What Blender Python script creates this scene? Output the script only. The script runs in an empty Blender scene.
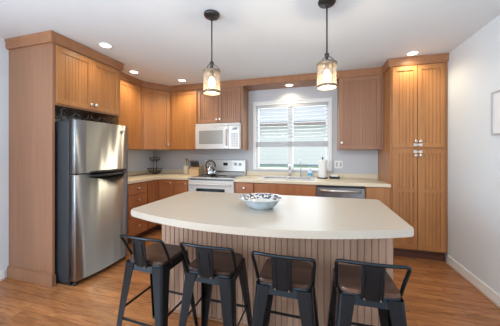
import bpy, bmesh, math, random
from mathutils import Vector, Matrix
random.seed(4)
S = bpy.context.scene
COL = S.collection
R = math.radians
PI = math.pi

# ------------------------------------------------------------------ camera
cam_d = bpy.data.cameras.new('camera')
cam = bpy.data.objects.new('camera', cam_d); COL.objects.link(cam)
cam_d.sensor_fit = 'HORIZONTAL'; cam_d.sensor_width = 36
cam_d.lens = 232.8 * 36 / 500
cam_d.shift_y = -(163 - 152.75) / 500
cam_d.clip_start = 0.05
cam.location = (0, 0, 1.288)
cam.rotation_euler = (R(90), 0, R(15.9))
S.camera = cam

# ------------------------------------------------------------------ world / exposure
S.view_settings.view_transform = 'Standard'
S.view_settings.look = 'None'
S.view_settings.gamma = 1
S.view_settings.use_curve_mapping = False
S.view_settings.exposure = 0.0
W = bpy.data.worlds.new('overcast_sky'); S.world = W; W.use_nodes = True
bg = W.node_tree.nodes['Background']
bg.inputs[0].default_value = (0.84, 0.92, 1.0, 1); bg.inputs[1].default_value = 2.1

def area(name, loc, rot, sx, sy, power, col):
    d = bpy.data.lights.new(name, 'AREA'); d.shape = 'RECTANGLE'; d.size = sx; d.size_y = sy
    d.energy = power; d.color = col
    o = bpy.data.objects.new(name, d); COL.objects.link(o)
    o.location = loc; o.rotation_euler = rot
    return o
# added fill lights behind the camera, then daylight through the kitchen window
area('rear_fill_light', (-0.8, -3.05, 1.45), (R(90), 0, 0), 3.6, 1.7, 20, (0.74, 0.88, 1.0))
area('side_fill_light', (-2.95, -1.35, 1.4), (R(90), 0, R(-90)), 2.0, 1.7, 160, (0.74, 0.87, 1.0))
area('daylight_kitchen_window', (-0.41, 4.02, 1.6), (R(-90), 0, 0), 1.1, 1.05, 14, (0.80, 0.91, 1.0))
# upward fill light added behind the camera to brighten the ceiling
area('ceiling_fill_light', (-0.6, -0.7, 1.25), (R(180), 0, 0), 2.8, 1.2, 98, (0.74, 0.88, 1.0))

# ------------------------------------------------------------------ materials
def newmat(name):
    m = bpy.data.materials.new(name); m.use_nodes = True
    nt = m.node_tree
    return m, nt, nt.nodes['Principled BSDF']
def plain(name, col, rough=0.5, metal=0.0, noise=0.03, nscale=40, bump=0.0, spec=0.5, coat=0.0):
    m, nt, b = newmat(name)
    N = nt.nodes; L = nt.links
    tc = N.new('ShaderNodeTexCoord'); nz = N.new('ShaderNodeTexNoise'); nz.inputs['Scale'].default_value = nscale
    L.new(tc.outputs['Object'], nz.inputs['Vector'])
    mx = N.new('ShaderNodeMix'); mx.data_type = 'RGBA'
    mx.inputs[6].default_value = tuple(max(0, c * (1 - noise)) for c in col) + (1,)
    mx.inputs[7].default_value = tuple(min(1, c * (1 + noise)) for c in col) + (1,)
    L.new(nz.outputs['Fac'], mx.inputs[0]); L.new(mx.outputs[2], b.inputs['Base Color'])
    b.inputs['Roughness'].default_value = rough; b.inputs['Metallic'].default_value = metal
    b.inputs['Specular IOR Level'].default_value = spec
    b.inputs['Coat Weight'].default_value = coat
    if bump:
        bp = N.new('ShaderNodeBump'); bp.inputs['Strength'].default_value = bump; bp.inputs['Distance'].default_value = 0.004
        L.new(nz.outputs['Fac'], bp.inputs['Height']); L.new(bp.outputs[0], b.inputs['Normal'])
    return m
def wood(name, c1, c2, rough=0.35, axis='z', fine=26):
    m, nt, b = newmat(name)
    N = nt.nodes; L = nt.links
    tc = N.new('ShaderNodeTexCoord'); mp = N.new('ShaderNodeMapping')
    sc = {'z': (1, 1, 0.06), 'x': (0.06, 1, 1), 'y': (1, 0.06, 1)}[axis]
    mp.inputs['Scale'].default_value = sc
    oi = N.new('ShaderNodeObjectInfo'); ad = N.new('ShaderNodeVectorMath'); ad.operation = 'ADD'
    mu = N.new('ShaderNodeVectorMath'); mu.operation = 'SCALE'; mu.inputs[3].default_value = 7.0
    L.new(oi.outputs['Random'], mu.inputs[0])
    L.new(tc.outputs['Object'], ad.inputs[0]); L.new(mu.outputs[0], ad.inputs[1]); L.new(ad.outputs[0], mp.inputs['Vector'])
    nz = N.new('ShaderNodeTexNoise'); nz.inputs['Scale'].default_value = fine; nz.inputs['Detail'].default_value = 5; nz.inputs['Distortion'].default_value = 0.4
    n2 = N.new('ShaderNodeTexNoise'); n2.inputs['Scale'].default_value = 5; n2.inputs['Detail'].default_value = 2
    L.new(mp.outputs[0], nz.inputs['Vector']); L.new(mp.outputs[0], n2.inputs['Vector'])
    av = N.new('ShaderNodeMath'); av.operation = 'ADD'
    L.new(nz.outputs['Fac'], av.inputs[0]); L.new(n2.outputs['Fac'], av.inputs[1])
    rp = N.new('ShaderNodeMapRange'); rp.inputs[1].default_value = 0.7; rp.inputs[2].default_value = 1.3
    L.new(av.outputs[0], rp.inputs[0])
    mx = N.new('ShaderNodeMix'); mx.data_type = 'RGBA'
    mx.inputs[6].default_value = c1 + (1,); mx.inputs[7].default_value = c2 + (1,)
    L.new(rp.outputs[0], mx.inputs[0]); L.new(mx.outputs[2], b.inputs['Base Color'])
    b.inputs['Roughness'].default_value = rough
    return m
def emit(name, col, strength):
    m, nt, b = newmat(name)
    b.inputs['Base Color'].default_value = col + (1,)
    b.inputs['Emission Color'].default_value = col + (1,); b.inputs['Emission Strength'].default_value = strength
    return m
M = {}
M['wood'] = wood('honey_maple', (0.34, 0.140, 0.046), (0.47, 0.208, 0.070), 0.33)
M['wood_base'] = wood('maple_lower', (0.33, 0.118, 0.043), (0.44, 0.165, 0.062), 0.35)
M['wood_panel'] = wood('maple_veneer', (0.275, 0.132, 0.072), (0.345, 0.172, 0.094), 0.38)
M['crown'] = wood('maple_crown', (0.29, 0.128, 0.058), (0.37, 0.172, 0.080), 0.4)
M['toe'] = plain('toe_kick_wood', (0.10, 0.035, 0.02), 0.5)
M['island_wood'] = wood('taupe_stained_beadboard', (0.33, 0.20, 0.135), (0.42, 0.27, 0.19), 0.5)
M['seat_wood'] = wood('dark_walnut_seat', (0.018, 0.010, 0.008), (0.13, 0.068, 0.046), 0.33, axis='x', fine=24)
M['pale_wood'] = wood('pale_birch', (0.60, 0.40, 0.22), (0.70, 0.50, 0.30), 0.5)
M['wall'] = plain('wall_paint', (0.675, 0.72, 0.755), 0.75, noise=0.015, nscale=90, bump=0.05)
M['wall_back'] = plain('wall_paint_blue_grey', (0.54, 0.545, 0.57), 0.75, noise=0.015, nscale=90, bump=0.05)
M['ceiling'] = plain('ceiling_paint', (0.715, 0.760, 0.800), 0.85, noise=0.02, nscale=60, bump=0.12)
M['white'] = plain('white_trim_paint', (0.80, 0.80, 0.79), 0.4, noise=0.01)
M['appl'] = plain('white_enamel', (0.63, 0.61, 0.59), 0.25, noise=0.01, coat=0.4)
M['appl_grey'] = plain('pale_grey_plastic', (0.46, 0.45, 0.43), 0.4)
M['mw_glass'] = plain('grey_microwave_glass', (0.30, 0.29, 0.27), 0.2, noise=0.25, nscale=400)
M['counter'] = plain('cream_laminate', (0.72, 0.62, 0.46), 0.38, noise=0.05, nscale=160)
M['island_top'] = plain('light_cream_laminate', (0.44, 0.385, 0.315), 0.34, noise=0.04, nscale=200)
M['dark_glass'] = plain('dark_cooktop_glass', (0.06, 0.06, 0.065), 0.08, noise=0.02)
M['black'] = plain('black_plastic', (0.015, 0.015, 0.016), 0.4)
M['wire'] = plain('black_wire', (0.03, 0.03, 0.032), 0.45, metal=0.3)
M['gun'] = plain('gunmetal_paint', (0.016, 0.022, 0.028), 0.28, metal=0.7, spec=0.6)
M['bronze'] = plain('dark_bronze', (0.05, 0.047, 0.048), 0.4, metal=0.7)
M['pewter'] = plain('weathered_pewter', (0.22, 0.17, 0.13), 0.45, metal=0.6, noise=0.2)
M['nickel'] = plain('brushed_nickel', (0.72, 0.70, 0.67), 0.28, metal=1.0)
M['chrome'] = plain('chrome', (0.55, 0.56, 0.58), 0.12, metal=1.0)
M['steel_dark'] = plain('dark_grey_fridge_side', (0.035, 0.040, 0.045), 0.42, metal=0.2)
M['ceramic'] = plain('blue_white_ceramic', (0.46, 0.53, 0.57), 0.18, coat=0.6)
M['crock'] = plain('cream_stoneware', (0.72, 0.66, 0.56), 0.4)
M['paper'] = plain('paper_towel', (0.80, 0.79, 0.77), 0.9, bump=0.2)
M['soap'] = plain('blue_soap', (0.10, 0.42, 0.70), 0.15)
M['clear_plastic'] = plain('clear_plastic', (0.62, 0.72, 0.80), 0.1)
M['blind'] = plain('white_blind_slat', (0.52, 0.52, 0.525), 0.5, noise=0.01)
M['blind_rail'] = plain('blind_bottom_rail', (0.50, 0.50, 0.51), 0.5, noise=0.02)
M['screen'] = plain('display_screen', (0.012, 0.02, 0.02), 0.1)
M['grass'] = plain('lawn_grass', (0.15, 0.26, 0.11), 0.9, noise=0.4, nscale=6)
M['roof'] = plain('neighbour_roof', (0.42, 0.43, 0.45), 0.9, noise=0.1)
M['eave'] = plain('brown_eave', (0.27, 0.18, 0.15), 0.7)
M['foundation'] = plain('blue_grey_foundation', (0.13, 0.20, 0.25), 0.8)
M['lens'] = emit('warm_lens', (1.0, 0.88, 0.70), 8)
M['bulb'] = emit('warm_bulb', (1.0, 0.80, 0.52), 9)
M['socket'] = plain('aged_socket', (0.25, 0.18, 0.12), 0.4, metal=0.6)
M['picture'] = plain('picture_mat', (0.74, 0.75, 0.76), 0.6)
M['frame_grey'] = plain('silver_picture_frame', (0.50, 0.50, 0.51), 0.4, metal=0.3)

def steel():
    m, nt, b = newmat('brushed_stainless')
    N = nt.nodes; L = nt.links
    tc = N.new('ShaderNodeTexCoord'); mp = N.new('ShaderNodeMapping'); mp.inputs['Scale'].default_value = (1, 0.02, 1)
    nz = N.new('ShaderNodeTexNoise'); nz.inputs['Scale'].default_value = 300
    L.new(tc.outputs['Object'], mp.inputs[0]); L.new(mp.outputs[0], nz.inputs['Vector'])
    mr = N.new('ShaderNodeMapRange'); mr.inputs[3].default_value = 0.26; mr.inputs[4].default_value = 0.36
    L.new(nz.outputs['Fac'], mr.inputs[0]); L.new(mr.outputs[0], b.inputs['Roughness'])
    b.inputs['Base Color'].default_value = (0.29, 0.298, 0.31, 1); b.inputs['Metallic'].default_value = 1
    m2 = N.new('ShaderNodeMapping'); m2.inputs['Scale'].default_value = (1, 0.3, 0.05)
    n2 = N.new('ShaderNodeTexNoise'); n2.inputs['Scale'].default_value = 7; n2.inputs['Detail'].default_value = 1
    L.new(tc.outputs['Object'], m2.inputs[0]); L.new(m2.outputs[0], n2.inputs['Vector'])
    bp = N.new('ShaderNodeBump'); bp.inputs['Strength'].default_value = 0.6; bp.inputs['Distance'].default_value = 0.02
    L.new(n2.outputs['Fac'], bp.inputs['Height']); L.new(bp.outputs[0], b.inputs['Normal'])
    return m
M['steel'] = steel()

def glass(name, col, alpha, rough=0.05):
    m, nt, b = newmat(name)
    b.inputs['Base Color'].default_value = col + (1,); b.inputs['Roughness'].default_value = rough
    b.inputs['Alpha'].default_value = alpha
    return m
M['pane'] = glass('window_glass', (0.9, 0.92, 0.95), 0.07, 0.02)
def seeded():
    m, nt, b = newmat('seeded_lamp_glass')
    N = nt.nodes; L = nt.links
    b.inputs['Base Color'].default_value = (0.50, 0.43, 0.33, 1); b.inputs['Roughness'].default_value = 0.15
    tc = N.new('ShaderNodeTexCoord'); vo = N.new('ShaderNodeTexNoise'); vo.inputs['Scale'].default_value = 60
    L.new(tc.outputs['Object'], vo.inputs['Vector'])
    mr = N.new('ShaderNodeMapRange'); mr.inputs[1].default_value = 0.35; mr.inputs[2].default_value = 0.65
    mr.inputs[3].default_value = 0.24; mr.inputs[4].default_value = 0.36
    L.new(vo.outputs['Fac'], mr.inputs[0]); L.new(mr.outputs[0], b.inputs['Alpha'])
    b.inputs['Subsurface Weight'].default_value = 0.0
    return m
M['seeded'] = seeded()

def floor_mat():
    m, nt, b = newmat('oak_plank_floor')
    N = nt.nodes; L = nt.links
    tc = N.new('ShaderNodeTexCoord')
    br = N.new('ShaderNodeTexBrick')
    br.offset = 0.37; br.offset_frequency = 2
    br.inputs['Scale'].default_value = 1; br.inputs['Brick Width'].default_value = 1.15; br.inputs['Row Height'].default_value = 0.083
    br.inputs['Mortar Size'].default_value = 0.0012; br.inputs['Bias'].default_value = 0
    br.inputs['Color1'].default_value = (0, 0, 0, 1); br.inputs['Color2'].default_value = (1, 1, 1, 1); br.inputs['Mortar'].default_value = (0.3, 0.3, 0.3, 1)
    L.new(tc.outputs['Object'], br.inputs['Vector'])
    mp = N.new('ShaderNodeMapping'); mp.inputs['Scale'].default_value = (0.12, 1, 1)
    L.new(tc.outputs['Object'], mp.inputs[0])
    of = N.new('ShaderNodeVectorMath'); of.operation = 'ADD'
    L.new(mp.outputs[0], of.inputs[0])
    sc = N.new('ShaderNodeVectorMath'); sc.operation = 'SCALE'; sc.inputs[3].default_value = 9
    L.new(br.outputs['Color'], sc.inputs[0]); L.new(sc.outputs[0], of.inputs[1])
    nz = N.new('ShaderNodeTexNoise'); nz.inputs['Scale'].default_value = 34; nz.inputs['Detail'].default_value = 6; nz.inputs['Distortion'].default_value = 1.2
    L.new(of.outputs[0], nz.inputs['Vector'])
    cr = N.new('ShaderNodeValToRGB')
    e = cr.color_ramp.elements
    e[0].position = 0.25; e[0].color = (0.20, 0.078, 0.031, 1)
    e[1].position = 0.75; e[1].color = (0.47, 0.205, 0.080, 1)
    n = e.new(0.48); n.color = (0.37, 0.148, 0.054, 1)
    L.new(nz.outputs['Fac'], cr.inputs[0])
    hs = N.new('ShaderNodeHueSaturation')
    mr = N.new('ShaderNodeMapRange'); mr.inputs[3].default_value = 0.72; mr.inputs[4].default_value = 1.14
    L.new(br.outputs['Color'], mr.inputs[0]); L.new(mr.outputs[0], hs.inputs['Value']); L.new(cr.outputs[0], hs.inputs['Color'])
    mx = N.new('ShaderNodeMix'); mx.data_type = 'RGBA'; mx.inputs[7].default_value = (0.09, 0.035, 0.015, 1)
    L.new(br.outputs['Fac'], mx.inputs[0]); L.new(hs.outputs[0], mx.inputs[6]); L.new(mx.outputs[2], b.inputs['Base Color'])
    b.inputs['Roughness'].default_value = 0.27
    bp = N.new('ShaderNodeBump'); bp.inputs['Strength'].default_value = 0.15; bp.inputs['Distance'].default_value = 0.002
    L.new(nz.outputs['Fac'], bp.inputs['Height']); L.new(bp.outputs[0], b.inputs['Normal'])
    return m
M['floor'] = floor_mat()

def siding_mat():
    m, nt, b = newmat('pale_lap_siding')
    N = nt.nodes; L = nt.links
    tc = N.new('ShaderNodeTexCoord'); sx = N.new('ShaderNodeSeparateXYZ'); L.new(tc.outputs['Object'], sx.inputs[0])
    mu = N.new('ShaderNodeMath'); mu.operation = 'MULTIPLY'; mu.inputs[1].default_value = 5; L.new(sx.outputs[2], mu.inputs[0])
    fr = N.new('ShaderNodeMath'); fr.operation = 'FRACT'; L.new(mu.outputs[0], fr.inputs[0])
    gt = N.new('ShaderNodeMath'); gt.operation = 'GREATER_THAN'; gt.inputs[1].default_value = 0.9; L.new(fr.outputs[0], gt.inputs[0])
    mx = N.new('ShaderNodeMix'); mx.data_type = 'RGBA'; mx.inputs[6].default_value = (0.76, 0.745, 0.745, 1); mx.inputs[7].default_value = (0.62, 0.61, 0.615, 1)
    L.new(gt.outputs[0], mx.inputs[0]); L.new(mx.outputs[2], b.inputs['Base Color']); b.inputs['Roughness'].default_value = 0.8
    return m
M['siding'] = siding_mat()

def bowl_pattern():
    m, nt, b = newmat('painted_bowl_rim')
    N = nt.nodes; L = nt.links
    tc = N.new('ShaderNodeTexCoord')
    sx = N.new('ShaderNodeSeparateXYZ'); L.new(tc.outputs['Object'], sx.inputs[0])
    cx = N.new('ShaderNodeCombineXYZ'); L.new(sx.outputs[0], cx.inputs[0]); L.new(sx.outputs[1], cx.inputs[1])
    ln = N.new('ShaderNodeVectorMath'); ln.operation = 'LENGTH'; L.new(cx.outputs[0], ln.inputs[0])
    a = N.new('ShaderNodeMath'); a.operation = 'SUBTRACT'; a.inputs[1].default_value = 0.132; L.new(ln.outputs['Value'], a.inputs[0])
    ab = N.new('ShaderNodeMath'); ab.operation = 'ABSOLUTE'; L.new(a.outputs[0], ab.inputs[0])
    lt = N.new('ShaderNodeMath'); lt.operation = 'LESS_THAN'; lt.inputs[1].default_value = 0.020; L.new(ab.outputs[0], lt.inputs[0])
    nz = N.new('ShaderNodeTexNoise'); nz.inputs['Scale'].default_value = 42; L.new(tc.outputs['Object'], nz.inputs['Vector'])
    g = N.new('ShaderNodeMath'); g.operation = 'GREATER_THAN'; g.inputs[1].default_value = 0.48; L.new(nz.outputs['Fac'], g.inputs[0])
    mm = N.new('ShaderNodeMath'); mm.operation = 'MULTIPLY'; L.new(lt.outputs[0], mm.inputs[0]); L.new(g.outputs[0], mm.inputs[1])
    mx = N.new('ShaderNodeMix'); mx.data_type = 'RGBA'; mx.inputs[6].default_value = (0.56, 0.54, 0.50, 1); mx.inputs[7].default_value = (0.045, 0.055, 0.11, 1)
    L.new(mm.outputs[0], mx.inputs[0]); L.new(mx.outputs[2], b.inputs['Base Color'])
    b.inputs['Roughness'].default_value = 0.15
    return m
M['bowl_in'] = bowl_pattern()

# ------------------------------------------------------------------ mesh helpers
class MB:
    def __init__(s): s.bm = bmesh.new(); s.mats = []
    def mi(s, m):
        if m is None: return 0
        if m not in s.mats: s.mats.append(m)
        return s.mats.index(m)
    def box(s, x0, x1, y0, y1, z0, z1, m=None, bev=0.0, seg=2):
        if x0 > x1: x0, x1 = x1, x0
        if y0 > y1: y0, y1 = y1, y0
        if z0 > z1: z0, z1 = z1, z0
        v = [s.bm.verts.new(p) for p in ((x0,y0,z0),(x1,y0,z0),(x1,y1,z0),(x0,y1,z0),(x0,y0,z1),(x1,y0,z1),(x1,y1,z1),(x0,y1,z1))]
        F = [(0,3,2,1),(4,5,6,7),(0,1,5,4),(1,2,6,5),(2,3,7,6),(3,0,4,7)]
        fs = [s.bm.faces.new([v[i] for i in f]) for f in F]
        k = s.mi(m)
        if bev > 0:
            es = list({e for f in fs for e in f.edges})
            r = bmesh.ops.bevel(s.bm, geom=es, offset=bev, segments=seg, affect='EDGES', profile=0.5)
            fs = [f for f in r['faces'] if f.is_valid] + [f for f in fs if f.is_valid]
        for f in fs: f.material_index = k
    def prism(s, poly, z0, z1, m=None, bev=0.0, seg=2):
        n = len(poly)
        a = [s.bm.verts.new((p[0], p[1], z0)) for p in poly]; b = [s.bm.verts.new((p[0], p[1], z1)) for p in poly]
        fb = s.bm.faces.new(a[::-1]); ft = s.bm.faces.new(b)
        fs = [fb, ft] + [s.bm.faces.new((a[i], a[(i+1) % n], b[(i+1) % n], b[i])) for i in range(n)]
        k = s.mi(m)
        if bev > 0:
            es = list(set(fb.edges) | set(ft.edges))
            r = bmesh.ops.bevel(s.bm, geom=es, offset=bev, segments=seg, affect='EDGES', profile=0.5)
            fs = [f for f in r['faces'] if f.is_valid] + [f for f in fs if f.is_valid]
        for f in fs: f.material_index = k
    def lathe(s, prof, c=(0,0,0), n=24, m=None, axis='z', caps=True, smooth=True):
        k = s.mi(m); rings = []
        for r, h in prof:
            ring = []
            for i in range(n):
                a = 2 * PI * i / n
                p = {'z': (r*math.cos(a), r*math.sin(a), h), 'y': (r*math.cos(a), h, r*math.sin(a)), 'x': (h, r*math.cos(a), r*math.sin(a))}[axis]
                ring.append(s.bm.verts.new((c[0]+p[0], c[1]+p[1], c[2]+p[2])))
            rings.append(ring)
        for j in range(len(rings)-1):
            for i in range(n):
                f = s.bm.faces.new((rings[j][i], rings[j][(i+1) % n], rings[j+1][(i+1) % n], rings[j+1][i])); f.material_index = k; f.smooth = smooth
        if caps:
            for ring in (rings[0][::-1], rings[-1]):
                f = s.bm.faces.new(ring); f.material_index = k
    def tube(s, pts, r, n=8, m=None, closed=False, flat=1.0):
        k = s.mi(m); P = [Vector(p) for p in pts]; rings = []
        N = len(P); up = Vector((0, 0, 1)); prev = None
        for i in range(N):
            if closed: t = P[(i+1) % N] - P[i-1]
            else: t = P[min(i+1, N-1)] - P[max(i-1, 0)]
            t.normalize()
            if prev is None:
                u = up.cross(t)
                if u.length < 0.1: u = Vector((1, 0, 0)).cross(t)
            else: u = prev - t * prev.dot(t)
            u.normalize(); prev = u; w = t.cross(u)
            rr = r[i] if isinstance(r, (list, tuple)) else r
            rings.append([s.bm.verts.new(P[i] + u*rr*math.cos(2*PI*j/n) + w*rr*flat*math.sin(2*PI*j/n)) for j in range(n)])
        for i in range(N if closed else N-1):
            A, B = rings[i], rings[(i+1) % N]
            for j in range(n):
                f = s.bm.faces.new((A[j], A[(j+1) % n], B[(j+1) % n], B[j])); f.material_index = k; f.smooth = True
        if not closed:
            for ring in (rings[0][::-1], rings[-1]):
                f = s.bm.faces.new(ring); f.material_index = k
    def loft(s, rings, m=None, smooth=False, cap=True):
        k = s.mi(m); V = [[s.bm.verts.new(p) for p in r] for r in rings]; n = len(rings[0])
        for i in range(len(V)-1):
            for j in range(n):
                f = s.bm.faces.new((V[i][j], V[i][(j+1) % n], V[i+1][(j+1) % n], V[i+1][j])); f.material_index = k; f.smooth = smooth
        if cap:
            for r in (V[0][::-1], V[-1]):
                f = s.bm.faces.new(r); f.material_index = k
    def build(s, name, m=None, parent=None, label=None, world=False):
        bmesh.ops.recalc_face_normals(s.bm, faces=s.bm.faces[:])
        if world and parent is not None:
            s.bm.transform((Matrix.Translation(parent.location) @ parent.rotation_euler.to_matrix().to_4x4()).inverted())
        me = bpy.data.meshes.new(name); s.bm.to_mesh(me); s.bm.free()
        for q in (s.mats or [m]): me.materials.append(q)
        if not s.mats and m is None: raise RuntimeError(name)
        o = bpy.data.objects.new(name, me); COL.objects.link(o)
        if parent is not None: o.parent = parent
        if label: o['label'] = label
        return o
def thing(name, label, cat, loc=(0,0,0), rz=0.0, group=None):
    o = bpy.data.objects.new(name, None); COL.objects.link(o)
    o.empty_display_size = 0.05
    o.location = loc; o.rotation_euler = (0, 0, rz); o['label'] = label; o['category'] = cat
    if group: o['group'] = group
    return o
def tag(o, label, cat, group=None, loc=None):
    o['label'] = label; o['category'] = cat
    if group: o['group'] = group
    return o
def struct(o): o['kind'] = 'structure'; return o
def copy_tree(o, parent=None):
    c = o.copy(); COL.objects.link(c)
    if parent is not None: c.parent = parent
    for ch in list(o.children): copy_tree(ch, c)
    return c
def bar(name, m, parent, *a, bev=0.0, label=None):
    b = MB(); b.box(*a, bev=bev); return b.build(name, m, parent, label)

# ------------------------------------------------------------------ setting
XL, XR, YB, H = -3.068, 1.483, 3.87, 2.45
YF = -3.2
WX0, WX1, WZ0, WZ1 = -0.995, 0.185, 1.020, 2.090       # kitchen window opening
def sbox(name, m, *a):
    b = MB(); b.box(*a); return struct(b.build(name, m))
sbox('floor', M['floor'], XL-0.1, XR+0.1, YF-0.1, YB+0.1, -0.08, 0)
sbox('ceiling', M['ceiling'], XL-0.1, XR+0.1, YF-0.1, YB+0.1, H, H+0.08)
b = MB()
b.box(XL-0.1, WX0, YB, YB+0.12, 0, H); b.box(WX1, XR+0.1, YB, YB+0.12, 0, H)
b.box(WX0, WX1, YB, YB+0.12, 0, WZ0); b.box(WX0, WX1, YB, YB+0.12, WZ1, H)
struct(b.build('wall_back', M['wall_back']))
sbox('wall_right', M['wall'], XR, XR+0.1, YF, YB, 0, H)
b = MB()    # left wall, with an unseen opening added to let sky light in
b.box(XL-0.1, XL, YF, -2.4, 0, H); b.box(XL-0.1, XL, -0.3, YB, 0, H)
b.box(XL-0.1, XL, -2.4, -0.3, 0, 0.5); b.box(XL-0.1, XL, -2.4, -0.3, 2.3, H)
struct(b.build('wall_left', M['wall']))
b = MB()    # wall behind the camera, with a wide opening added for sky light
b.box(XL, -2.7, YF-0.1, YF, 0, H); b.box(1.1, XR, YF-0.1, YF, 0, H)
b.box(-2.7, 1.1, YF-0.1, YF, 0, 0.55); b.box(-2.7, 1.1, YF-0.1, YF, 2.35, H)
struct(b.build('wall_front', M['wall']))
def baseboard(name, x0, x1, y0, y1, face):
    b = MB()
    b.box(x0, x1, y0, y1, 0, 0.095, M['white'], bev=0.004)
    if face == 'l': b.box(x0-0.014, x0, y0, y1, 0, 0.017, M['wood'], bev=0.005)
    else: b.box(x1, x1+0.014, y0, y1, 0, 0.017, M['wood'], bev=0.005)
    struct(b.build(name))
baseboard('baseboard_right', XR-0.014, XR, YF, 3.24, 'l')
baseboard('baseboard_left', XL, XL+0.014, YF, 1.60, 'r')

# window: casing, frame, sashes, panes
w = struct(bpy.data.objects.new('window_1', None)); COL.objects.link(w); w.location = (0, YB, 0)
b = MB(); t = 0.050; yy0, yy1 = YB-0.018, YB
b.box(WX0-t, WX0, yy0, yy1, WZ0-0.022, WZ1+t, bev=0.003); b.box(WX1, WX1+t, yy0, yy1, WZ0-0.022, WZ1+t, bev=0.003)
b.box(WX0, WX1, yy0, yy1, WZ1, WZ1+t, bev=0.003); b.box(WX0, WX1, yy0, yy1, WZ0-0.022, WZ0, bev=0.003)
b.box(WX0-t-0.008, WX1+t+0.008, YB-0.03, YB, WZ1+t, WZ1+t+0.012)
b.build('window_casing', M['white'], w, world=True)
b = MB()
b.box(WX0-t+0.005, WX1+t-0.005, YB-0.030, YB+0.03, WZ0-0.010, WZ0+0.006, bev=0.003)
b.build('window_sill', M['white'], w, world=True)
b = MB(); f = 0.035
b.box(WX0, WX0+f, YB+0.04, YB+0.10, WZ0, WZ1); b.box(WX1-f, WX1, YB+0.04, YB+0.10, WZ0, WZ1)
b.box(WX0+f, WX1-f, YB+0.04, YB+0.10, WZ1-f, WZ1); b.box(WX0+f, WX1-f, YB+0.04, YB+0.10, WZ0, WZ0+0.016)
b.box(-0.458, -0.372, YB+0.035, YB+0.10, WZ0+0.016, WZ1-f, bev=0.004)
b.build('window_frame', M['white'], w, world=True)
b = MB(); b.box(WX0+f, -0.458, YB+0.07, YB+0.075, WZ0+0.016, WZ1-f); b.build('window_pane', M['pane'], w, world=True)
b = MB(); b.box(-0.372, WX1-f, YB+0.07, YB+0.075, WZ0+0.016, WZ1-f); b.build('window_pane', M['pane'], w, world=True)

# blind
bl = thing('window_blind', 'white horizontal slat blind half lowered over the kitchen window', 'blind', (-0.4, YB-0.01, WZ1))
b = MB(); b.box(WX0+0.01, WX1-0.01, YB-0.012, YB+0.03, WZ1-0.045, WZ1-0.002, bev=0.003); b.build('head_rail', M['blind'], bl, world=True)
b = MB(); z = WZ1-0.075
while z > 1.50:
    for (sy0, sy1) in ((YB-0.018, YB+0.030),):
        b.loft([[(x, sy0, z-0.009), (x, (sy0+sy1)/2, z+0.002), (x, sy1, z+0.009), (x, sy1, z+0.012), (x, (sy0+sy1)/2, z+0.005), (x, sy0, z-0.006)] for x in (WX0+0.015, WX1-0.015)])
    z -= 0.058
b.build('slats', M['blind'], bl, world=True)
b = MB()
for k in range(6): b.box(WX0+0.015, WX1-0.015, YB-0.020, YB+0.030, 1.410+k*0.011, 1.418+k*0.011)
b.box(WX0+0.013, WX1-0.013, YB-0.020, YB+0.030, 1.385, 1.408, bev=0.003)
b.build('bottom_rail', M['blind_rail'], bl, world=True)
for x in (WX0+0.09, -0.60, -0.21, WX1-0.09):
    b = MB(); b.tube([(x, YB-0.021, WZ1-0.04), (x, YB-0.021, 1.43)], 0.0015, 5); b.build('ladder_cord', M['blind'], bl, world=True)

# ------------------------------------------------------------------ outside
o = MB(); o.box(-14, 14, 4.3, 11.95, 0.40, 0.62); tag(o.build('lawn', M['grass']), 'strip of green lawn outside below the kitchen window', 'lawn')['kind'] = 'stuff'
nh = thing('neighbour_house', 'pale sided house seen through the kitchen window behind the blind', 'house', (0, 12, 0.55))
b = MB(); b.box(-12, 12, 12, 18, 0.70, 2.75); b.build('siding_wall', M['siding'], nh, world=True)
b = MB(); b.box(-12, 12, 11.98, 18, 0.40, 0.70); b.build('foundation', M['foundation'], nh, world=True)
b = MB(); b.box(-12.3, 12.3, 11.55, 18.3, 2.66, 2.82); b.build('eave', M['eave'], nh, world=True)
b = MB(); b.loft([[(x, 11.5, 2.82), (x, 15, 4.6), (x, 18.5, 2.82)] for x in (-12.4, 12.4)]); b.build('roof', M['roof'], nh, world=True)

# ------------------------------------------------------------------ cabinet parts
def panel_front(b, x0, x1, z0, z1, y, bead=True, rails=(), th=0.020, fr=0.052, step=0.036, frz=None):
    """shaker front in the XZ plane; outer face at y, body behind it"""
    frz = frz or fr
    b.box(x0, x0+fr, y, y+th, z0, z1, bev=0.0018, seg=1); b.box(x1-fr, x1, y, y+th, z0, z1, bev=0.0018, seg=1)
    zs = [z0] + [r-frz/2 for r in rails]; ze = [z0+frz] + [r+frz/2 for r in rails]
    zs.append(z1-frz); ze.append(z1)
    for a, c in zip(zs, ze): b.box(x0+fr, x1-fr, y+0.0008, y+th, a, c)
    for i in range(len(zs)-1):
        pa, pb = ze[i], zs[i+1]
        yr = y + 0.011
        if bead:
            n = max(2, round((x1-x0-2*fr)/step)); st = (x1-x0-2*fr)/n
            pts = []
            g = 0.0024
            for k in range(n):
                xa, xb = x0+fr+k*st, x0+fr+(k+1)*st
                pts += [(xa, yr+0.0042), (xa+g, yr), (xb-g, yr), (xb, yr+0.0042)]
            poly = pts + [(x1-fr, y+th), (x0+fr, y+th)]
            v0 = [b.bm.verts.new((p[0], p[1], pa)) for p in poly]; v1 = [b.bm.verts.new((p[0], p[1], pb)) for p in poly]
            n_ = len(poly)
            for k in range(n_):
                b.bm.faces.new((v0[k], v0[(k+1) % n_], v1[(k+1) % n_], v1[k]))
        else:
            b.box(x0+fr, x1-fr, yr, y+th, pa, pb)
            for (a0, a1, c0, c1) in ((x0+fr, x0+fr+0.008, pa, pb), (x1-fr-0.008, x1-fr, pa, pb)):
                b.box(a0, a1, yr-0.004, yr, c0, c1)
            b.box(x0+fr+0.008, x1-fr-0.008, yr-0.004, yr, pa, pa+0.008); b.box(x0+fr+0.008, x1-fr-0.008, yr-0.004, yr, pb-0.008, pb)
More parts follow.
